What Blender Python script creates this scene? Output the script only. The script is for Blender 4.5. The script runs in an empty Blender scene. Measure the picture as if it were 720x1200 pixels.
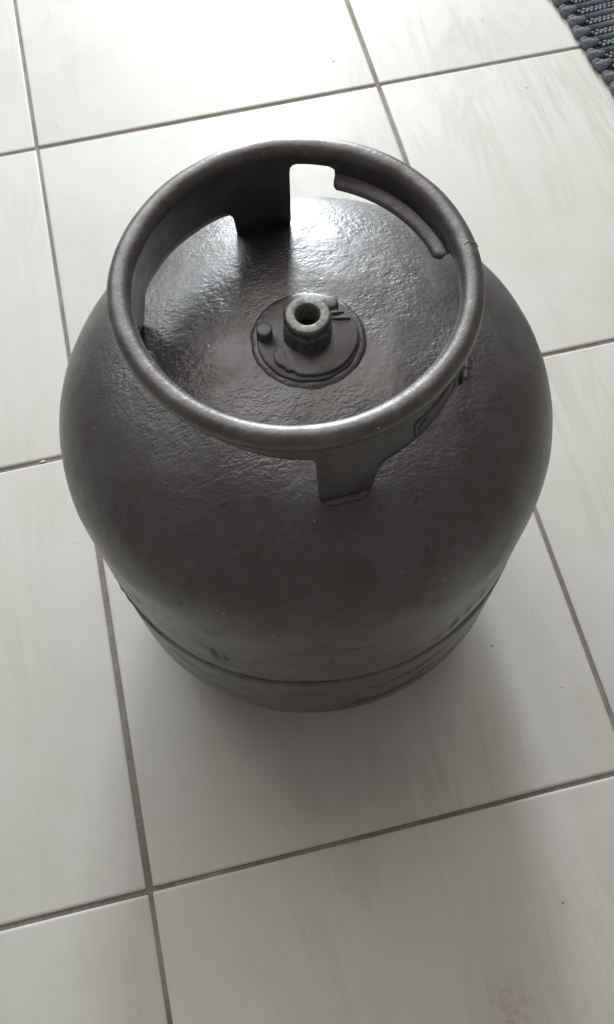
import bpy, bmesh, math, random
from mathutils import Vector, Matrix, noise
random.seed(4)
sc = bpy.context.scene
COL = sc.collection
PI = math.pi
rad = math.radians

# ------------------------------------------------------------ camera
cd = bpy.data.cameras.new('camera'); cam = bpy.data.objects.new('camera', cd); COL.objects.link(cam)
Rw = ((0.9734519, -0.2282086, -0.0176697), (-0.2157073, -0.8888212, -0.4043109), (0.0765620, 0.3973887, -0.9144509))
r_, d_, f_ = [Vector(v) for v in Rw]
m = Matrix.Identity(4)
for i in range(3):
    m[i][0] = r_[i]; m[i][1] = -d_[i]; m[i][2] = -f_[i]
m[0][3], m[1][3], m[2][3] = 0.14787, -0.97306, 0.89293
cam.matrix_world = m
cd.sensor_fit = 'VERTICAL'; cd.sensor_height = 36; cd.sensor_width = 36
cd.lens = 36 * 1077.25 / 1200
cd.clip_start = 0.02; cd.clip_end = 50
sc.camera = cam

# ------------------------------------------------------------ light: a dim room, one bright doorway beyond the cylinder, and added fill lamps
AX, AY = 0.2145, -0.6361
w = bpy.data.worlds.new('World'); sc.world = w; w.use_nodes = True
bg = w.node_tree.nodes['Background']
bg.inputs['Color'].default_value = (1.0, 0.92, 0.87, 1); bg.inputs['Strength'].default_value = 0.215
def area(name, loc, target, sx, sy, power, col):
    l = bpy.data.lights.new(name, 'AREA'); l.shape = 'RECTANGLE'; l.size = sx; l.size_y = sy
    l.energy = power; l.color = col
    o = bpy.data.objects.new(name, l); COL.objects.link(o); o.location = loc
    o.rotation_euler = (Vector(target) - Vector(loc)).to_track_quat('-Z', 'Z').to_euler()
    return o
area('doorway_light', (AX + 0.50, AY + 3.0, 1.12), (AX + .1, AY, 0.5), 0.55, 1.9, 118, (0.90, 0.97, 1.0))
area('added_left_fill_light', (AX - 0.95, AY + 2.5, 2.15), (AX - 0.1, AY, 0.1), 1.8, 1.4, 28, (0.90, 0.98, 1.0))  # added soft lamp, not a real source; whitens the far left floor
area('added_overhead_fill_light', (AX + 0.1, AY + 1.3, 2.75), (AX + 0.1, AY + 0.6, 0.0), 3.2, 1.8, 33, (1.0, 0.96, 0.92))  # added overhead fill; lifts the floor shadow while the cylinder front stays dark
sc.view_settings.view_transform = 'Standard'; sc.view_settings.look = 'None'
sc.view_settings.exposure = 0.0; sc.view_settings.gamma = 1

# ------------------------------------------------------------ helpers
def tag(o, label=None, cat=None, group=None, kind=None):
    if label: o['label'] = label
    if cat: o['category'] = cat
    if group: o['group'] = group
    if kind: o['kind'] = kind
    return o
def obj(name, bm, mat, parent=None, smooth=True, loc=None, angle=None):
    me = bpy.data.meshes.new(name)
    bmesh.ops.recalc_face_normals(bm, faces=bm.faces)
    bm.to_mesh(me); bm.free()
    if mat: me.materials.append(mat)
    me.polygons.foreach_set('use_smooth', [smooth] * len(me.polygons))
    o = bpy.data.objects.new(name, me); COL.objects.link(o)
    if angle is not None:
        me.set_sharp_from_angle(angle=rad(angle))
    if parent: o.parent = parent
    if loc: o.location = loc
    return o
def empty(name, loc):
    o = bpy.data.objects.new(name, None); COL.objects.link(o); o.location = loc; o.empty_display_size = 0.05
    return o
def revolve(bm, prof, n=128, closed=False, cx=0, cy=0, dz=0, jitter=None):
    rings = []
    for (r, z) in prof:
        if r < 1e-6:
            rings.append([bm.verts.new((cx, cy, z + dz))]); continue
        ring = []
        for i in range(n):
            a = 2 * PI * i / n
            rr, zz = (r, z) if jitter is None else jitter(a, r, z)
            ring.append(bm.verts.new((cx + rr * math.cos(a), cy + rr * math.sin(a), zz + dz)))
        rings.append(ring)
    pairs = list(zip(rings, rings[1:])) + ([(rings[-1], rings[0])] if closed else [])
    for A, B in pairs:
        for i in range(n):
            j = (i + 1) % n
            if len(A) == 1 and len(B) == 1: continue
            if len(A) == 1: bm.faces.new((A[0], B[i], B[j]))
            elif len(B) == 1: bm.faces.new((A[i], A[j], B[0]))
            else: bm.faces.new((A[i], A[j], B[j], B[i]))
    return bm
class NT:
    def __init__(s, name):
        s.m = bpy.data.materials.new(name); s.m.use_nodes = True
        s.t = s.m.node_tree; s.b = s.t.nodes['Principled BSDF']
    def n(s, typ, **k):
        x = s.t.nodes.new(typ)
        for a, v in k.items():
            if a.startswith('i_'): 
                key = a[2:].replace('_', ' ')
                x.inputs[key].default_value = v
            else: setattr(x, a, v)
        return x
    def l(s, a, b): s.t.links.new(a, b)
    def math(s, op, a, b=None, c=None, clamp=False):
        x = s.t.nodes.new('ShaderNodeMath'); x.operation = op; x.use_clamp = clamp
        for i, v in enumerate((a, b, c)):
            if v is None: continue
            if isinstance(v, (int, float)): x.inputs[i].default_value = v
            else: s.l(v, x.inputs[i])
        return x.outputs[0]
    def noise(s, vec, scale, detail=3, rough=0.5, dist=0):
        x = s.n('ShaderNodeTexNoise'); x.inputs['Scale'].default_value = scale
        x.inputs['Detail'].default_value = detail; x.inputs['Roughness'].default_value = rough
        x.inputs['Distortion'].default_value = dist
        if vec is not None: s.l(vec, x.inputs['Vector'])
        return x.outputs['Fac']
    def ramp(s, fac, stops):
        x = s.n('ShaderNodeValToRGB'); e = x.color_ramp.elements
        while len(e) < len(stops): e.new(0.5)
        for k, (p, c) in enumerate(stops):
            e[k].position = p; e[k].color = (*c, 1) if len(c) == 3 else c
        s.l(fac, x.inputs['Fac']); return x.outputs['Color']
    def mix(s, fac, a, b, mode='MIX'):
        x = s.n('ShaderNodeMix'); x.data_type = 'RGBA'; x.blend_type = mode
        for sock, v in ((x.inputs[0], fac), (x.inputs[6], a), (x.inputs[7], b)):
            if isinstance(v, (int, float)): sock.default_value = v
            elif isinstance(v, tuple): sock.default_value = (*v, 1) if len(v) == 3 else v
            else: s.l(v, sock)
        return x.outputs[2]
    def mapr(s, v, a, b, c=0.0, d=1.0):
        x = s.n('ShaderNodeMapRange'); s.l(v, x.inputs[0])
        for i, q in enumerate((a, b, c, d)): x.inputs[i + 1].default_value = q
        return x.outputs[0]
    def bump(s, h, dist, strength=1.0, prev=None):
        x = s.n('ShaderNodeBump'); s.l(h, x.inputs['Height'])
        x.inputs['Distance'].default_value = dist
        if isinstance(strength, (int, float)): x.inputs['Strength'].default_value = strength
        else: s.l(strength, x.inputs['Strength'])
        if prev is not None: s.l(prev, x.inputs['Normal'])
        return x.outputs['Normal']

# ------------------------------------------------------------ materials
RB0 = 0.1798
def metal_paint(name, dome=False, base=0.30, rough=0.42, rust=0.5, coat=0.62):
    k = NT(name); co = k.n('ShaderNodeTexCoord').outputs['Object']
    big = k.noise(co, 9, 4, 0.6); mid = k.noise(co, 38, 5, 0.65); fine = k.noise(co, 420, 2, 0.5)
    c = k.ramp(big, [(0.3, (base * .92, base * .82, base * .84)), (0.7, (base * 1.12, base * 1.09, base * 1.10))])
    mott = k.noise(co, 22, 6, 0.7, 0.6)
    c = k.mix(k.math('MULTIPLY', k.mapr(mott, 0.48, 0.62), 0.65), c, (base * .66, base * .60, base * .58))
    c = k.mix(k.math('MULTIPLY', k.mapr(mott, 0.47, 0.36), 0.55), c, (base * 1.45, base * 1.45, base * 1.48))
    rm = k.mapr(mid, 0.56, 0.72)
    c = k.mix(k.math('MULTIPLY', rm, rust), c, (base * .62, base * .47, base * .42))
    sp = k.noise(co, 130, 3, 0.6); spm = k.mapr(sp, 0.68, 0.73)
    c = k.mix(k.math('MULTIPLY', spm, 0.7), c, (base * .25, base * .22, base * .22))
    # tiny bare glints and chips
    lt = k.mapr(k.noise(co, 190, 2, 0.5), 0.765, 0.785)
    c = k.mix(lt, c, (0.55, 0.53, 0.5))
    k.l(c, k.b.inputs['Base Color'])
    k.b.inputs['Metallic'].default_value = 0.72
    k.b.inputs['Coat Weight'].default_value = coat; k.b.inputs['Coat Roughness'].default_value = 0.42; k.b.inputs['Coat IOR'].default_value = 1.8
    rr = k.mapr(mid, 0.3, 0.7, rough - 0.06, rough + 0.10)
    rr = k.math('ADD', rr, k.math('MULTIPLY', rm, 0.12))
    k.l(rr, k.b.inputs['Roughness'])
    if dome:
        z = k.n('ShaderNodeSeparateXYZ'); k.l(co, z.inputs[0])
        patch = k.mapr(k.noise(co, 17, 3, 0.6), 0.42, 0.58, 0.10, 1.0)
        top = k.mapr(z.outputs['Z'], 0.350, 0.390, 0.05, 0.85)
        amt = k.math('MULTIPLY', patch, top)
        map_ = k.n('ShaderNodeMapping'); map_.inputs['Scale'].default_value = (1.0, 1.5, 1.0)
        k.l(co, map_.inputs['Vector'])
        lump = k.noise(map_.outputs[0], 165, 2, 0.5, 0.15)
        lump2 = k.noise(map_.outputs[0], 360, 2, 0.5, 0.1)
        n0 = k.bump(k.noise(co, 58, 2, .5), 0.0016, k.mapr(z.outputs['Z'], 0.345, 0.388, 0.08, 0.6))
        n1 = k.bump(lump, 0.0009, amt, n0)
        n2 = k.bump(lump2, 0.0007, amt, n1)
        # scraped band above the weld seam
        sc_ = k.n('ShaderNodeMapping'); sc_.inputs['Scale'].default_value = (10, 10, 62)
        k.l(co, sc_.inputs['Vector'])
        st = k.noise(sc_.outputs[0], 1.0, 3, 0.6)
        band = k.math('MULTIPLY', k.mapr(z.outputs['Z'], 0.30, 0.255), k.mapr(k.noise(co, 6, 1), 0.42, 0.6))
        stm = k.math('MULTIPLY', k.mapr(st, 0.54, 0.66), band)
        # chips knocked out of the paint low on the shell
        wv = k.n('ShaderNodeVectorMath', operation='ADD'); nn = k.n('ShaderNodeTexNoise'); nn.inputs['Scale'].default_value = 170; nn.inputs['Detail'].default_value = 3; k.l(co, nn.inputs['Vector'])
        ns = k.n('ShaderNodeVectorMath', operation='SCALE'); k.l(nn.outputs['Color'], ns.inputs[0]); ns.inputs['Scale'].default_value = .007
        k.l(co, wv.inputs[0]); k.l(ns.outputs[0], wv.inputs[1])
        fl = k.n('ShaderNodeVectorMath', operation='MULTIPLY'); k.l(wv.outputs[0], fl.inputs[0]); fl.inputs[1].default_value = (1, 1, .28); wv = fl
        for az, zz, sr in ((-124.5, .2455, .0042), (-122, .246, .0030), (-146, .262, .0030), (-149, .250, .0026), (-66, .236, .0040), (-62, .246, .0036), (-58, .252, .0030), (-70, .226, .0028), (-97, .262, .0016)):
            dd = k.n('ShaderNodeVectorMath', operation='DISTANCE'); k.l(wv.outputs[0], dd.inputs[0])
            dd.inputs[1].default_value = (RB0 * math.cos(rad(az)) + .0035, RB0 * math.sin(rad(az)) + .0035, (zz + .0035) * .28)
            stm = k.math('MAXIMUM', stm, k.mapr(dd.outputs['Value'], sr * 1.15, sr * .7))
        c2 = k.mix(k.math('MULTIPLY', stm, 0.9), c, (base * .16, base * .12, base * .11))
        k.l(c2, k.b.inputs['Base Color'])
        k.l(k.mapr(stm, 0, 1, .72, .1), k.b.inputs['Metallic']); k.l(k.mapr(stm, 0, 1, .62, 0), k.b.inputs['Coat Weight'])
        n3 = k.bump(fine, 0.0004, 0.5, n2)
        k.l(n3, k.b.inputs['Normal']); k.l(n3, k.b.inputs['Coat Normal'])
    else:
        zz = k.n('ShaderNodeSeparateXYZ'); k.l(co, zz.inputs[0])
        wear = k.math('MULTIPLY', k.mapr(zz.outputs['Z'], 0.4535, 0.4585), k.mapr(k.noise(co, 75, 5, .7), .46, .62))
        k.l(k.mix(k.math('MULTIPLY', wear, .2), c, (.30, .285, .275)), k.b.inputs['Base Color'])
        n1 = k.bump(mid, 0.0012, 0.6)
        nf = k.bump(fine, 0.0003, 0.5, n1); k.l(nf, k.b.inputs['Normal']); k.l(nf, k.b.inputs['Coat Normal'])
    return k.m
M_SHELL = metal_paint('grey_paint_shell', True, 0.092, 0.44, 0.6)
M_COLLAR = metal_paint('grey_paint_collar', False, 0.095, 0.44, 0.95)
M_PLATE = metal_paint('grey_paint_valve_plate', False, 0.12, 0.60, 0.8, 0.3)
M_SEAM = metal_paint('weld_bead_paint', False, 0.085, 0.5, 0.9)

k = NT('verdigris_brass'); co = k.n('ShaderNodeTexCoord').outputs['Object']
nz = k.noise(co, 160, 4, 0.6)
k.l(k.ramp(nz, [(0.35, (.06, .085, .075)), (0.55, (.15, .17, .155)), (0.75, (.19, .16, .11))]), k.b.inputs['Base Color'])
k.b.inputs['Metallic'].default_value = 0.5; k.b.inputs['Roughness'].default_value = 0.5
k.l(k.bump(nz, 0.001, 0.6), k.b.inputs['Normal']); M_BRASS = k.m
k = NT('worn_brass_rim'); co = k.n('ShaderNodeTexCoord').outputs['Object']
nz = k.noise(co, 300, 4, 0.6)
k.l(k.ramp(nz, [(0.3, (.17, .175, .17)), (0.7, (.31, .31, .29))]), k.b.inputs['Base Color'])
k.b.inputs['Metallic'].default_value = 0.5; k.b.inputs['Roughness'].default_value = 0.5
k.l(k.bump(nz, 0.0008, 0.7), k.b.inputs['Normal']); M_RIM = k.m
k = NT('black_rubber'); k.b.inputs['Base Color'].default_value = (.012, .012, .013, 1); k.b.inputs['Roughness'].default_value = .7; M_BLACK = k.m
k = NT('red_thread_sealant'); k.b.inputs['Base Color'].default_value = (.20, .02, .02, 1); k.b.inputs['Roughness'].default_value = .6; M_RED = k.m

# ceramic tile: cream glaze, faint veins, a few pits at fixed places
k = NT('cream_ceramic_tile'); pos = k.n('ShaderNodeNewGeometry').outputs['Position']
oi = k.n('ShaderNodeObjectInfo').outputs['Random']
off = k.n('ShaderNodeCombineXYZ'); k.l(k.math('MULTIPLY', oi, 37.0), off.inputs[0]); k.l(k.math('MULTIPLY', oi, 91.0), off.inputs[1])
vadd = k.n('ShaderNodeVectorMath', operation='ADD'); k.l(pos, vadd.inputs[0]); k.l(off.outputs[0], vadd.inputs[1])
mp = k.n('ShaderNodeMapping'); mp.inputs['Scale'].default_value = (9, 1.3, 1); mp.inputs['Rotation'].default_value = (0, 0, rad(7))
k.l(vadd.outputs[0], mp.inputs['Vector'])
v1 = k.noise(mp.outputs[0], 1.6, 5, 0.6, 1.2)
vein = k.math('SUBTRACT', 1.0, k.mapr(k.math('ABSOLUTE', k.math('SUBTRACT', v1, 0.5)), 0.0, 0.06), clamp=True)
cloud = k.noise(vadd.outputs[0], 5, 5, 0.6)
grain = k.noise(pos, 900, 2, 0.6)
c = k.ramp(cloud, [(0.3, (.560, .548, .495)), (0.7, (.628, .620, .574))])
vm = k.math('MULTIPLY', vein, k.mapr(k.noise(vadd.outputs[0], 3.1, 2), 0.45, 0.7))
c = k.mix(k.math('MULTIPLY', vm, 0.42), c, (.42, .38, .32))
mp2 = k.n('ShaderNodeMapping'); mp2.inputs['Scale'].default_value = (22, 3.0, 1); mp2.inputs['Rotation'].default_value = (0, 0, rad(-5))
k.l(vadd.outputs[0], mp2.inputs['Vector'])
v2 = k.noise(mp2.outputs[0], 1.0, 4, 0.6, 0.8)
c = k.mix(k.math('MULTIPLY', k.mapr(v2, 0.5, 0.8), 0.30), c, (.50, .45, .39))
c = k.mix(0.07, c, k.ramp(grain, [(0.3, (.3, .3, .3)), (0.7, (.9, .9, .9))]))
tint = k.mapr(oi, 0, 1, 0.95, 1.03)
tn = k.n('ShaderNodeVectorMath', operation='SCALE'); k.l(c, tn.inputs[0]); k.l(tint, tn.inputs['Scale']); c = tn.outputs[0]
SPECKS = [(0.4098, .0565, .0022), (.647, -.055, .0017), (.629, .0819, .0012), (.3683, -.7703, .0017), (.4216, -.8261, .0008),
          (.03, .0314, .0011), (-.0229, -.5628, .0010), (-.0194, -.6573, .0008), (.4179, -.7448, .0008),
          (.3573, -1.0091, .0013), (.313, -.93, .0008), (-.06, -.69, .0007)]
mask = None
wob = k.n('ShaderNodeVectorMath', operation='ADD')
nv = k.n('ShaderNodeTexNoise'); nv.inputs['Scale'].default_value = 500; k.l(pos, nv.inputs['Vector'])
nvs = k.n('ShaderNodeVectorMath', operation='SCALE'); k.l(nv.outputs['Color'], nvs.inputs[0]); nvs.inputs['Scale'].default_value = 0.0016
k.l(pos, wob.inputs[0]); k.l(nvs.outputs[0], wob.inputs[1])
for sx, sy, sr in SPECKS:
    d = k.n('ShaderNodeVectorMath', operation='DISTANCE'); k.l(wob.outputs[0], d.inputs[0]); d.inputs[1].default_value = (sx + .0008, sy + .0008, .0008)
    q = k.mapr(d.outputs['Value'], sr * 1.1, sr * 0.55)
    mask = q if mask is None else k.math('MAXIMUM', mask, q)
c = k.mix(k.math('MULTIPLY', mask, 0.8), c, (.10, .085, .07))
# brown smudge at the near edge of the picture
d = k.n('ShaderNodeVectorMath', operation='DISTANCE'); k.l(pos, d.inputs[0]); d.inputs[1].default_value = (.285, -1.078, 0)
sm = k.math('MULTIPLY', k.mapr(d.outputs['Value'], .034, .004), k.mapr(k.noise(pos, 90, 5, .7), .42, .70))
c = k.mix(k.math('MULTIPLY', sm, 0.62), c, (.26, .19, .11))
# grime that collects along the tile edges
k.l(c, k.b.inputs['Base Color'])
k.l(k.mapr(cloud, .3, .7, .42, .50), k.b.inputs['Roughness'])
k.b.inputs['IOR'].default_value = 1.5
k.l(k.bump(k.noise(pos, 28, 3, .5), 0.0009, 0.35, k.bump(grain, 0.0002, 0.4)), k.b.inputs['Normal'])
M_TILE = k.m

k = NT('brown_grout'); pos = k.n('ShaderNodeNewGeometry').outputs['Position']
a = k.noise(pos, 14, 4, .6); b = k.noise(pos, 260, 4, .7)
c = k.ramp(a, [(.36, (.170, .145, .120)), (.64, (.340, .305, .270))])
c = k.mix(0.35, c, k.ramp(b, [(.3, (.10, .085, .07)), (.7, (.34, .30, .26))]))
k.l(c, k.b.inputs['Base Color']); k.b.inputs['Roughness'].default_value = .85
k.l(k.bump(b, 0.0015, .7), k.b.inputs['Normal']); M_GROUT = k.m
k = NT('dirt_crumb'); k.b.inputs['Base Color'].default_value = (.7, .68, .62, 1); M_CRUMB = k.m

def cloth(name, c1, c2, scale=500):
    k = NT(name); co = k.n('ShaderNodeTexCoord').outputs['Object']
    a = k.noise(co, scale, 3, .7); b = k.noise(co, 30, 3, .6)
    f = k.math('ADD', k.math('MULTIPLY', a, .6), k.math('MULTIPLY', b, .4))
    k.l(k.ramp(f, [(.38, c1), (.62, c2)]), k.b.inputs['Base Color']); k.b.inputs['Roughness'].default_value = .9
    wv = k.n('ShaderNodeTexWave'); wv.inputs['Scale'].default_value = 130; wv.bands_direction = 'DIAGONAL'
    wv.inputs['Distortion'].default_value = 1.5; k.l(co, wv.inputs['Vector'])
    k.l(k.bump(wv.outputs['Fac'], .0007, .4, k.bump(a, .0012, .8)), k.b.inputs['Normal']); return k.m
M_NAVY = cloth('navy_yarn', (.030, .042, .058), (.085, .105, .135))
M_LIGHT = cloth('pale_yarn', (.11, .135, .145), (.27, .30, .31))
M_HEATHER = cloth('heather_yarn', (.075, .08, .10), (.20, .215, .25))
M_BACK = cloth('rug_backing', (.020, .026, .035), (.04, .05, .065))

# ------------------------------------------------------------ floor: grout bed and loose tile pieces
P = 0.4573; J = 0.0046
bm = bmesh.new()
N = 90; x0, y0, x1, y1 = -P * 3, -P * 4, P * 4, P * 3
g = [[bm.verts.new((x0 + (x1 - x0) * i / N, y0 + (y1 - y0) * j / N, -0.0019)) for j in range(N + 1)] for i in range(N + 1)]
for i in range(N):
    for j in range(N): bm.faces.new((g[i][j], g[i + 1][j], g[i + 1][j + 1], g[i][j + 1]))
floor = tag(obj('floor', bm, M_GROUT), kind='structure')
def tile_mesh():
    bm = bmesh.new(); s = (P - J) / 2
    prof = [(0, -.006), (0, -.0013), (.0005, -.0006), (.0014, -.00015), (.0030, 0)]
    rings = []
    for ins, z in prof:
        a = s - ins; c = .0016 - ins * .2
        ring = []
        for sx, sy, st in ((1, 1, 0), (-1, 1, 90), (-1, -1, 180), (1, -1, 270)):
            for q in (0, 45, 90):
                t = rad(st + q)
                ring.append(bm.verts.new((sx * (a - c) + c * math.cos(t), sy * (a - c) + c * math.sin(t), z)))
        rings.append(ring)
    n = len(rings[0])
    for A, B in zip(rings, rings[1:]):
        for i in range(n): bm.faces.new((A[i], A[(i + 1) % n], B[(i + 1) % n], B[i]))
    bm.faces.new(rings[-1])
    return bm
first = None
for i in range(-3, 4):
    for j in range(-3, 4):
        cx, cy = (i + .5) * P, (j - .5) * P
        if first is None:
            first = t = obj('tile', tile_mesh(), M_TILE, floor, angle=50)
        else:
            t = first.copy(); COL.objects.link(t); t.parent = floor
        t.location = (cx + random.uniform(-.0007, .0007), cy + random.uniform(-.0007, .0007), random.uniform(-.0002, .0002))
        t.rotation_euler = (random.uniform(-.0006, .0006), random.uniform(-.0006, .0006), random.uniform(-.0007, .0007))

# ------------------------------------------------------------ gas cylinder
RB, Z1, Z2, HU, NX = 0.1802, 0.0947, 0.294, 0.0992, 2.42
gas = empty('gas_cylinder', (AX, AY, 0))
tag(gas, 'squat grey painted steel gas cylinder with ring collar standing on cream floor tiles', 'gas cylinder')
ZS0 = 0.196
def dome_z(r): return Z2 + HU * max(0, 1 - (r / RB) ** NX) ** (1 / NX)
def dent(a, r, z):
    p = Vector((r * math.cos(a), r * math.sin(a), z))
    d = 0.0011 * noise.noise(p * 11) + 0.0005 * noise.noise(p * 34)
    if abs(z - ZS0) < .009: return r + d + .0007 * noise.noise(p * 45), z + .0011 * noise.noise(Vector((p.x * 30, p.y * 30, 5))) + .0006 * noise.noise(Vector((p.x * 110, p.y * 110, 7)))
    if z > 0.385: return r, z + d * 0.6
    return r + d, z + d * 0.3
ZS = 0.196
prof = [(0, Z2 + HU)]
for i in range(1, 60):
    t = PI / 2 * (1 - i / 60)
    prof.append((RB * math.cos(t) ** (2 / NX), Z2 + HU * math.sin(t) ** (2 / NX)))
for i in range(0, 14): prof.append((RB - 0.0003 * i / 13, Z2 - (Z2 - ZS - .004) * i / 13))
prof[-3:] = [(RB - .0008, ZS + .011), (RB - .0016, ZS + .006)]
prof += [(RB - .0020, ZS + .002), (RB - .0028, ZS + .0005), (RB - .0052, ZS)]
bm = revolve(bmesh.new(), prof, 256, jitter=dent)
obj('upper_shell', bm, M_SHELL, gas, angle=40)
prof = [(RB - .0068, ZS + .004), (RB - .0040, ZS - .0022), (RB - .0012, ZS - .0028), (RB + .0000, ZS - .0045), (RB + .0002, ZS - .008)]
for i in range(1, 10): prof.append((RB + .0002 - .0014 * i / 9, ZS - .008 - (ZS - .008 - Z1) * i / 9))
for i in range(1, 40):
    t = PI / 2 * i / 40
    prof.append(((RB - .0012) * math.cos(t) ** (2 / 2.3), Z1 - .082 * math.sin(t) ** (2 / 2.3)))
prof.append((0, Z1 - .082))
obj('lower_shell', revolve(bmesh.new(), prof, 200, jitter=dent), M_SHELL, gas, angle=40)
# weld bead in the joint
bm = bmesh.new(); rings = []
for i in range(360):
    a = 2 * PI * i / 360; ring = []
    rr = .0023 + .0005 * math.sin(i * .21) * math.sin(i * .083) + .0003 * math.sin(i * 1.7) + .0003 * random.random()
    for q in range(7):
        t = 2 * PI * q / 7
        R = RB - .0030 + 1.15 * rr * math.cos(t)
        ring.append(bm.verts.new((R * math.cos(a), R * math.sin(a), ZS - .0015 + rr * .9 * math.sin(t))))
    rings.append(ring)
for i in range(360):
    A, B = rings[i], rings[(i + 1) % 360]
    for q in range(7): bm.faces.new((A[q], B[q], B[(q + 1) % 7], A[(q + 1) % 7]))
obj('weld_seam', bm, M_SEAM, gas)
# foot ring
prof = [(.122, .0015), (.1235, .0), (.1255, .0), (.127, .0015), (.1245, .012), (.1215, .034), (.1215, .052), (.1190, .052), (.1190, .034), (.1205, .013)]
obj('foot_ring', revolve(bmesh.new(), prof, 128, closed=True), M_COLLAR, gas)

# collar: rolled rim + conical wall with cut-outs
CX = -0.0025
def rc(z): return .0976 + (.452 - z) / (.452 - .375) * .0115
FT = 0.3765
# (azimuth, bottom height) control polyline, degrees increasing
ZB = [(-28.5, .402), (-27.0, FT + .004), (-25.8, FT), (-12.2, FT), (-11.0, FT + .004), (-9.2, .428), (-8.2, .440), (-6.5, .4452), (-3, .4462),
      (3.2, .4462), (4.2, .444), (4.8, .440), (5.6, .438), (7.5, .4362), (59.8, .4362), (61.4, .4366), (62.2, .4372), (62.5, .4388), (61.9, .4405), (62.0, .4425), (63.2, .4445), (64.6, .4460),
      (76.8, .4460), (78.3, .4450), (79.3, .4425), (79.6, .438), (79.9, .386), (80.3, .380), (81.3, FT), (99.6, FT), (100.6, .379),
      (101.5, .396), (102.2, .4025), (103.6, .4058), (106, .4066), (149.0, .4066), (151.2, .4050), (152.3, .400), (153.5, .384), (154.6, .3778), (155.5, FT),
      (171, FT), (172.3, .378), (173.4, .400), (174.3, .437), (175.5, .4435), (177.5, .4458),
      (182, .4458), (183.2, .4435), (184.0, .438), (185.6, .4320), (189, .4300), (225, .4300), (246, .4262), (259.0, .4240), (262.2, .4232), (263.0, .4200), (263.5, .384),
      (264.4, .3765), (266.5, .3740), (279, .3760), (281.0, .3785), (283.0, .392), (285.2, .3995), (288, .4018), (328.5, .4020), (331.5, .402)]
pts = ZB
cols = []
for (a0, z0), (a1, z1) in zip(pts, pts[1:]):
    n = max(1, int(math.ceil(abs(a1 - a0) / 1.2)))
    for q in range(n):
        cols.append((a0 + (a1 - a0) * q / n, z0 + (z1 - z0) * q / n))
TR, TC, TZ = .0073, .1039, .4527
def section(zb):
    s = []
    ztop = .4500
    nz = 8
    zin = [zb + .0008 + (ztop - zb - .0008) * i / nz for i in range(nz + 1)]
    s.append((rc(zb) - .0008, zb))
    for z in zin:
        s.append((rc(z) - .0016 + (0.0006 * (z - zb) / max(.001, ztop - zb)), z))
    for q in range(13):
        t = rad(180 - q * 225 / 12 )
        s.append((TC + TR * math.cos(t), TZ + TR * math.sin(t)))
    ra, za = s[-1]
    zw = max(zb + .0010, .4375)
    for i in range(1, 5):       # the rolled rim runs back into the flat wall in one soft hollow
        u = i / 4
        s.append((ra + (rc(zw) + .0013 - ra) * (u ** .75), za + (zw - za) * (u ** 1.3)))
    for i in range(1, nz + 1):
        z = zw - (zw - zb - .0008) * i / nz
        s.append((rc(z) + .0013, z))
    s.append((rc(zb) + .0006, zb))
    return s
bm = bmesh.new(); rings = []
for a, zb in cols:
    t = rad(a); ring = []
    for r, z in section(zb):
        p = Vector((r * math.cos(t), r * math.sin(t), z))
        d = 0.0009 * noise.noise(p * 14) + 0.00025 * noise.noise(p * 60)
        k2 = 1 if z > .40 else max(0, (z - .37) / .03)
        ring.append(bm.verts.new((CX + (r + d * k2) * math.cos(t), (r + d * k2) * math.sin(t), z + d * .6 * k2)))
    rings.append(ring)
L = len(rings[0])
for i in range(len(rings)):
    A, B = rings[i], rings[(i + 1) % len(rings)]
    for q in range(L):
        try: bm.faces.new((A[q], B[q], B[(q + 1) % L], A[(q + 1) % L]))
        except ValueError: pass
collar = obj('collar', bm, M_COLLAR, gas, angle=50)
# curled hand-hold lips
def lip(a0, a1, zref, name='handle_lip'):
    bm = bmesh.new(); rings = []
    n = 60
    for i in range(n + 1):
        u = i / n; a = rad(a0 + (a1 - a0) * u)
        e = min(1, min(u, 1 - u) * n / 2.2 + .30)
        z = zref(a0 + (a1 - a0) * u)
        r0 = rc(z)
        path = [(r0 + .0006, z + .0015), (r0 - .0010, z - .0002), (r0 - .0035, z - .0014), (r0 - .0035 - .0032 * e, z - .0027), (r0 - .0035 - .0044 * e, z - .0034), (r0 - .0035 - .0049 * e, z - .0048)]
        th = .0011
        ring = []
        up = [];dn = []
        for q, (r, zz) in enumerate(path):
            p0 = path[max(0, q - 1)]; p1 = path[min(len(path) - 1, q + 1)]
            dx, dz = p1[0] - p0[0], p1[1] - p0[1]; l = math.hypot(dx, dz); nx, nz_ = dz / l, -dx / l
            up.append((r + nx * th, zz + nz_ * th)); dn.append((r - nx * th, zz - nz_ * th))
        for r, zz in up + dn[::-1]:
            ring.append(bm.verts.new((CX + r * math.cos(a), r * math.sin(a), zz)))
        rings.append(ring)
    L = len(rings[0])
    for A, B in zip(rings, rings[1:]):
        for q in range(L): bm.faces.new((A[q], B[q], B[(q + 1) % L], A[(q + 1) % L]))
    bm.faces.new(rings[0]); bm.faces.new(rings[-1])
    return obj(name, bm, M_COLLAR, collar, angle=60)
lip(5.6, 62.3, lambda a: .4392)
lip(185.5, 262.0, lambda a: .4318 - max(0, (a - 225)) / 37 * .0065)
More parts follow.
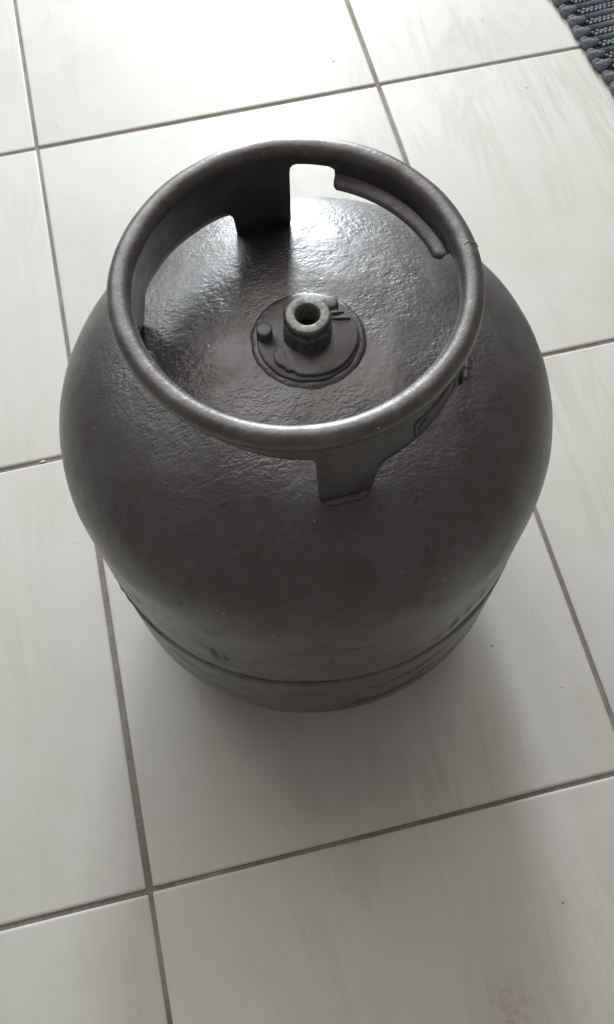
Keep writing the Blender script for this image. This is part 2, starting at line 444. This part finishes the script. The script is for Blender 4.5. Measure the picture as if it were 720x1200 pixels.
# fillet welds under each foot
for a0, a1 in ((-26, -12), (81, 100), (155, 171), (265.5, 280)):
    bm = bmesh.new(); rings = []
    for side in (0,):
        n = 40
        for i in range(n + 1):
            u = i / n; a = rad(a0 + (a1 - a0) * u)
            rr = (.0029 + .0007 * noise.noise(Vector((i * .27, a0, 0)))) * min(1, .35 + 6 * min(u, 1 - u))
            R = .1098; zc = .3768; ring = []
            for q in range(8):
                t = 2 * PI * q / 8
                ring.append(bm.verts.new((CX + (R + rr * 1.3 * math.cos(t)) * math.cos(a), (R + rr * 1.3 * math.cos(t)) * math.sin(a), dome_z(R) - .0004 + rr * .9 * math.sin(t))))
            rings.append(ring)
    for A, B in zip(rings, rings[1:]):
        for q in range(8): bm.faces.new((A[q], B[q], B[(q + 1) % 8], A[(q + 1) % 8]))
    bm.faces.new(rings[0]); bm.faces.new(rings[-1])
    obj('weld_bead', bm, M_COLLAR, collar)
# butt joint across the rolled rim, right side
bm = bmesh.new(); rings = []
for q in range(20):
    t = rad(-10 + 120 * q / 19); rr = TR + .0001
    p = Vector((TC + rr * math.cos(t), .0, TZ + rr * math.sin(t)))
    ring = []
    for s, h in ((-.0005, -.0002), (-.0002, .00006), (.0002, .00006), (.0005, -.0002)):
        ring.append((p.x + h * math.cos(t), s + .0008 * math.sin(q * .9), p.z + h * math.sin(t)))
    a = rad(-1)
    rings.append([bm.verts.new((CX + x * math.cos(a) - y * math.sin(a), x * math.sin(a) + y * math.cos(a), z)) for x, y, z in ring])
for A, B in zip(rings, rings[1:]):
    for q in range(3): bm.faces.new((A[q], B[q], B[q + 1], A[q + 1]))
obj('rim_joint', bm, M_SEAM, collar)
# stamped name panel on the front right of the collar: a pressed frame line and part of a letter
def cone_pt(adeg, z, out): 
    a = rad(adeg); r = rc(z) + out
    return (CX + r * math.cos(a), r * math.sin(a), z)
def strip_on_cone(bm, path, wdeg, wz, h):
    for (a0, z0), (a1, z1) in zip(path, path[1:]):
        n = max(1, int(abs(a1 - a0) / 2) + 1)
        for i in range(n):
            A = (a0 + (a1 - a0) * i / n, z0 + (z1 - z0) * i / n); B = (a0 + (a1 - a0) * (i + 1) / n, z0 + (z1 - z0) * (i + 1) / n)
            da, dz = B[0] - A[0], B[1] - A[1]
            l = math.hypot(rad(da) * .105, dz) + 1e-9
            na, nz_ = -dz / l * wdeg, rad(da) * .105 / l * wz
            q = [cone_pt(A[0] + s * na, A[1] + s * nz_, o) for s, o in ((-1, .0010), (-.6, .0010 + h), (.6, .0010 + h), (1, .0010))]
            q2 = [cone_pt(B[0] + s * na, B[1] + s * nz_, o) for s, o in ((-1, .0010), (-.6, .0010 + h), (.6, .0010 + h), (1, .0010))]
            v = [bm.verts.new(p) for p in q]; v2 = [bm.verts.new(p) for p in q2]
            for t in range(3): bm.faces.new((v[t], v2[t], v2[t + 1], v[t + 1]))
bm = bmesh.new()
strip_on_cone(bm, [(-60.8, .4045), (-61.2, .4175), (-60.2, .4192), (-38, .4170), (-37, .4155), (-37, .4045)], .42, .0007, .0012)
obj('nameplate_frame', bm, M_SEAM, collar)
bm = bmesh.new()
strip_on_cone(bm, [(-54.5, .4125), (-56, .4140), (-58, .4128), (-58.8, .4095), (-58, .4065)], .36, .0006, .0010)
obj('embossed_letter', bm, M_SEAM, collar)

# valve group ------------------------------------------------
VX, VY = .0040, -.0004
valve = empty('valve', (0, 0, 0)); valve.parent = gas
ZT = Z2 + HU
def plan_plate(bm, pts, z0, z1, bev=.0008):
    cxm = sum(p[0] for p in pts) / len(pts); cym = sum(p[1] for p in pts) / len(pts)
    def ring(z, s):
        out = []
        for x, y in pts:
            d = Vector((cxm - x, cym - y)); d = d.normalized() * s
            out.append(bm.verts.new((x + d.x, y + d.y, z)))
        return out
    R = [ring(z0, 0), ring(z1 - bev, 0), ring(z1 - bev * .3, bev * .35), ring(z1, bev)]
    n = len(pts)
    for A, B in zip(R, R[1:]):
        for i in range(n): bm.faces.new((A[i], A[(i + 1) % n], B[(i + 1) % n], B[i]))
    bm.faces.new(R[-1]); bm.faces.new(R[0][::-1])
    bmesh.ops.triangulate(bm, faces=[f for f in bm.faces if len(f.verts) > 4])
def smooth_poly(p, it=2):
    for _ in range(it):
        q = []
        for i in range(len(p)):
            a, b = p[i], p[(i + 1) % len(p)]
            q += [(a[0] * .75 + b[0] * .25, a[1] * .75 + b[1] * .25), (a[0] * .25 + b[0] * .75, a[1] * .25 + b[1] * .75)]
        p = q
    return p
# weld bead + bottom disc
prof = [(.0, ZT + .0034), (.0318, ZT + .0034), (.0332, ZT + .0026), (.0336, ZT + .001), (.0338, ZT - .006)]
def vj(a, r, z):
    return r + .0007 * noise.noise(Vector((math.cos(a) * 3, math.sin(a) * 3, z * 30))), z
obj('flange', revolve(bmesh.new(), prof, 96, cx=VX, cy=VY, jitter=vj), M_PLATE, valve, angle=35)
prof = [(.0330, ZT + .0008), (.0352, ZT + .0004), (.0372, ZT - .0006), (.0392, ZT - .0028), (.040, ZT - .006)]
def vj2(a, r, z):
    n_ = noise.noise(Vector((math.cos(a) * 4, math.sin(a) * 4, 3)))
    return r + .0007 * n_, z + .0003 * n_
obj('weld_bead', revolve(bmesh.new(), prof, 120, cx=VX, cy=VY, jitter=vj2), M_SHELL, valve)
# crescent clamp plate
mm = lambda L: [(x * .001, y * .001) for x, y in L]
crescent = smooth_poly(mm([(-20, -9), (-21.5, -13), (-20.5, -18), (-17, -20.5), (-15.5, -24.5), (-11.5, -25), (-9.5, -28.5), (-4, -30.5), (4, -32), (14, -31.2), (23, -26.8), (30, -20), (34.5, -12), (36, -4), (34.5, 3), (31, 7), (29, 6.0), (26, 9),
    (27.5, 13), (25, 19), (20, 22.5), (12, 27), (4, 28.5), (-3, 27), (-7.5, 22), (-9, 14), (-9.5, 4), (-11, -2), (-14, -5.5)]), 1)
bm = bmesh.new(); plan_plate(bm, crescent, ZT + .003, ZT + .0062, .0010)
obj('clamp_plate', bm, M_PLATE, valve, angle=40)
# two raised fins and one knob beside the nut
for (x, y, an, l) in ((.0275, .0055, -12, .0060), (.0250, .0105, -8, .0055)):
    bm = bmesh.new(); c_, s_ = math.cos(rad(an)), math.sin(rad(an))
    prof = []
    for q in range(9):
        t = PI * q / 8; prof.append((.0014 * math.cos(t), .0019 * math.sin(t)))
    rr = []
    for u in [i / 8 for i in range(9)]:
        e = math.sin(PI * (0.06 + .88 * u)) ** .4
        xx = (u - .5) * 2 * l
        rr.append([bm.verts.new((x + xx * c_ - py * e * s_, y + xx * s_ + py * e * c_, ZT + .0060 + pz * e)) for py, pz in prof])
    for A, B in zip(rr, rr[1:]):
        for q in range(8): bm.faces.new((A[q], B[q], B[q + 1], A[q + 1]))
    obj('raised_fin', bm, M_PLATE, valve)
def knob(name, x, y, r, z0, h, mat, top=.85, n=28):
    bm = bmesh.new()
    revolve(bm, [(0, z0 + h), (r * top * .8, z0 + h), (r * top, z0 + h - .0003), (r * (top + .1), z0 + h - .0009), (r, z0 + h * .55), (r * 1.03, z0)], n, cx=x, cy=y)
    return obj(name, bm, mat, valve, angle=45)
knob('rivet', .0235, .0190, .0052, ZT + .004, .0040, M_PLATE)
# fusible plug: short stud standing left of the nut
knob('safety_plug', -.0232, .0060, .0052, ZT + .002, .0098, M_PLATE, .9)
# hexagonal nut and tubular outlet
def hexring(bm, r, z, cr=.0012):
    out = []
    for i in range(6):
        a = rad(60 * i + 12)
        for da in (-8, 8):
            out.append(bm.verts.new((VX + r * math.cos(a + rad(da)), VY + r * math.sin(a + rad(da)), z)))
    return out
bm = bmesh.new()
R = [hexring(bm, .0162, ZT + .004), hexring(bm, .0162, ZT + .0185), hexring(bm, .0148, ZT + .0205), hexring(bm, .0125, ZT + .0206)]
for A, B in zip(R, R[1:]):
    for i in range(12): bm.faces.new((A[i], A[(i + 1) % 12], B[(i + 1) % 12], B[i]))
obj('hex_nut', bm, M_BRASS, valve, smooth=False)
prof = [(.0140, ZT + .010), (.0134, ZT + .0135), (.0134, ZT + .0140), (.0143, ZT + .0150), (.0143, ZT + .0225), (.0141, ZT + .0240)]
obj('outlet_body', revolve(bmesh.new(), prof, 64, cx=VX, cy=VY), M_BRASS, valve, angle=40)
ZV = ZT + .0268
prof = [(.0141, ZT + .0240), (.0141, ZV - .0012), (.0136, ZV - .0003), (.0130, ZV), (.0086, ZV), (.0080, ZV - .0005), (.0076, ZV - .002), (.0068, ZV - .012), (.0064, ZV - .018), (.0, ZV - .018)]
obj('outlet_rim', revolve(bmesh.new(), prof, 64, cx=VX, cy=VY, jitter=lambda a, r, z: (r * (1 + .012 * math.sin(3 * a + 1)), z)), M_RIM, valve, angle=40)
obj('outlet_seal', revolve(bmesh.new(), [(0, ZV - .0135), (.0022, ZV - .0135), (.0028, ZV - .0145), (.0072, ZV - .0150)], 24, cx=VX, cy=VY), M_BLACK, valve)
# red sealant thread on the left of the nut
bm = bmesh.new(); rr = []
for i in range(14):
    a = rad(150 + 3.5 * i); z = ZT + .0245 - .0006 * i + .0008 * math.sin(i * 1.3)
    c = Vector((VX + .0147 * math.cos(a), VY + .0147 * math.sin(a), z))
    rr.append([bm.verts.new(c + Vector((math.cos(a) * .0006 * math.cos(t), math.sin(a) * .0006 * math.cos(t), .0006 * math.sin(t)))) for t in [2 * PI * q / 6 for q in range(6)]])
for A, B in zip(rr, rr[1:]):
    for q in range(6): bm.faces.new((A[q], B[q], B[(q + 1) % 6], A[(q + 1) % 6]))
obj('red_sealant', bm, M_RED, valve)

# ------------------------------------------------------------ woven rug in the far right corner
PITCH = .0222
rug = empty('rug', (.745, 0, 0))
tag(rug, 'dark blue and grey woven cotton rug with looped edge in the far right corner', 'rug')
RL = .42
def edge_x(y):
    yy = max(-.12, min(.10, y))
    return -.001 - .05 * yy - .12 * max(0, yy - .05) - .04 * min(0, yy)
def tube_x(bm, xa, xb, ry, rz, zc, n=40, seg=10, wig=.0006, ph=0):
    rr = []
    for i in range(n + 1):
        x = xa + (xb - xa) * i / n
        e = min(1, .55 + 4 * min(i / n, 1 - i / n))
        rr.append([bm.verts.new((x, ry * e * math.cos(t) + wig * math.sin(i * 1.3 + ph), zc + rz * e * math.sin(t))) for t in [2 * PI * q / seg for q in range(seg)]])
    for A, B in zip(rr, rr[1:]):
        for q in range(seg): bm.faces.new((A[q], B[q], B[(q + 1) % seg], A[(q + 1) % seg]))
    bm.faces.new(rr[0]); bm.faces.new(rr[-1])
def ellip(bm, c, r, rot, sub=1):
    ret = bmesh.ops.create_icosphere(bm, subdivisions=sub, radius=1)
    M = Matrix.Translation(c) @ Matrix.Rotation(rot, 4, 'Z') @ Matrix.Diagonal((*r, 1))
    bmesh.ops.transform(bm, matrix=M, verts=ret['verts'])
def cord_parts():
    bm = bmesh.new()
    tube_x(bm, .006, RL, .0068, .0048, .0052, 60, 10)
    return bm
y_top, y_bot = .52, -.42
n = int((y_top - y_bot) / PITCH)
bm = bmesh.new()
poly_l = []; poly_r = []
for i in range(n + 2):
    y = y_top - i * PITCH + PITCH / 2
    poly_l.append((edge_x(y) + .010, y)); poly_r.append((RL - .01, y + (RL - .01) * .07))
vl = [bm.verts.new((x, y, .0045)) for x, y in poly_l]; vr = [bm.verts.new((x, y, .0045)) for x, y in poly_r]
vl2 = [bm.verts.new((x, y, .0006)) for x, y in poly_l]; vr2 = [bm.verts.new((x, y, .0006)) for x, y in poly_r]
for i in range(len(vl) - 1):
    bm.faces.new((vl[i], vl[i + 1], vr[i + 1], vr[i])); bm.faces.new((vl2[i], vr2[i], vr2[i + 1], vl2[i + 1]))
    bm.faces.new((vl[i], vl2[i], vl2[i + 1], vl[i + 1])); bm.faces.new((vr[i], vr[i + 1], vr2[i + 1], vr2[i]))
bm.faces.new((vl[0], vr[0], vr2[0], vl2[0])); bm.faces.new((vl[-1], vl2[-1], vr2[-1], vr[-1]))
obj('backing', bm, M_BACK, rug, smooth=False)
# cord prototype: dark ribbed cord, heather end loop, double line of pale stitches
bmc = cord_parts()
for i in range(150):      # fine ribs across the cord
    x = .012 + i * .0027
    if x > RL - .005: break
    ellip(bmc, (x, 0, .0062), (.0010, .0064, .0044), rad(12), 1)
proto_c = obj('weft_cord', bmc, M_NAVY, rug)
bml = bmesh.new()
ellip(bml, (.0045, -.0010, .0058), (.0092, .0084, .0056), rad(-28), 3)
ellip(bml, (.0020, .0052, .0058), (.0060, .0052, .0052), rad(20), 2)
ellip(bml, (.0115, -.0020, .0064), (.0080, .0056, .0052), rad(10), 2)
for v in bml.verts: v.co += Vector((noise.noise(v.co * 300), noise.noise(v.co * 300 + Vector((5, 0, 0))), noise.noise(v.co * 300 + Vector((0, 9, 0))))) * .0009
for v in bml.verts: v.co += Vector((noise.noise(v.co * 110 + Vector((3, 1, 0))), noise.noise(v.co * 110), 0)) * .0022
proto_l = obj('end_loop', bml, M_HEATHER, proto_c)
bms = bmesh.new()
x = .020
while x < RL - .006:
    for row in (0, 1):
        ellip(bms, (x + row * .0031 + random.uniform(-.0005, .0005), -.0088 - row * .0046 + random.uniform(-.0004, .0004), .0077 + random.uniform(-.0005, .0004)), (.0034, .0024, .0024), rad(42 if row else -28), 1)
    x += .0064
proto_s = obj('stitch_row', bms, M_LIGHT, proto_c); proto_s['kind'] = 'stuff'
for i in range(n):
    y = y_top - (i + .5) * PITCH
    if i == 0: c, l, s = proto_c, proto_l, proto_s
    else:
        c = proto_c.copy(); COL.objects.link(c); c.parent = rug
        l = proto_l.copy(); COL.objects.link(l); l.parent = c
        s = proto_s.copy(); COL.objects.link(s); s.parent = c
    c.location = (edge_x(y) + random.uniform(-.0015, .0015), y + random.uniform(-.0006, .0006), 0)
    c.rotation_euler = (0, 0, rad(4.2))
    l.rotation_euler = (0, 0, rad(random.uniform(-12, 12))); l.scale = (random.uniform(.92, 1.08), random.uniform(.9, 1.05), random.uniform(.9, 1.1))

# ------------------------------------------------------------ crumb lying in the grout joint
bm = bmesh.new(); ellip(bm, (0, 0, 0), (.0034, .0013, .0011), rad(8), 2)
for v in bm.verts: v.co += v.normal * .0003 * noise.noise(v.co * 900)
cr = obj('crumb', bm, M_CRUMB); cr.location = (-.0451, -.4578, -.0008)
tag(cr, 'tiny white crumb lying in the grout joint left of the gas cylinder', 'crumb')
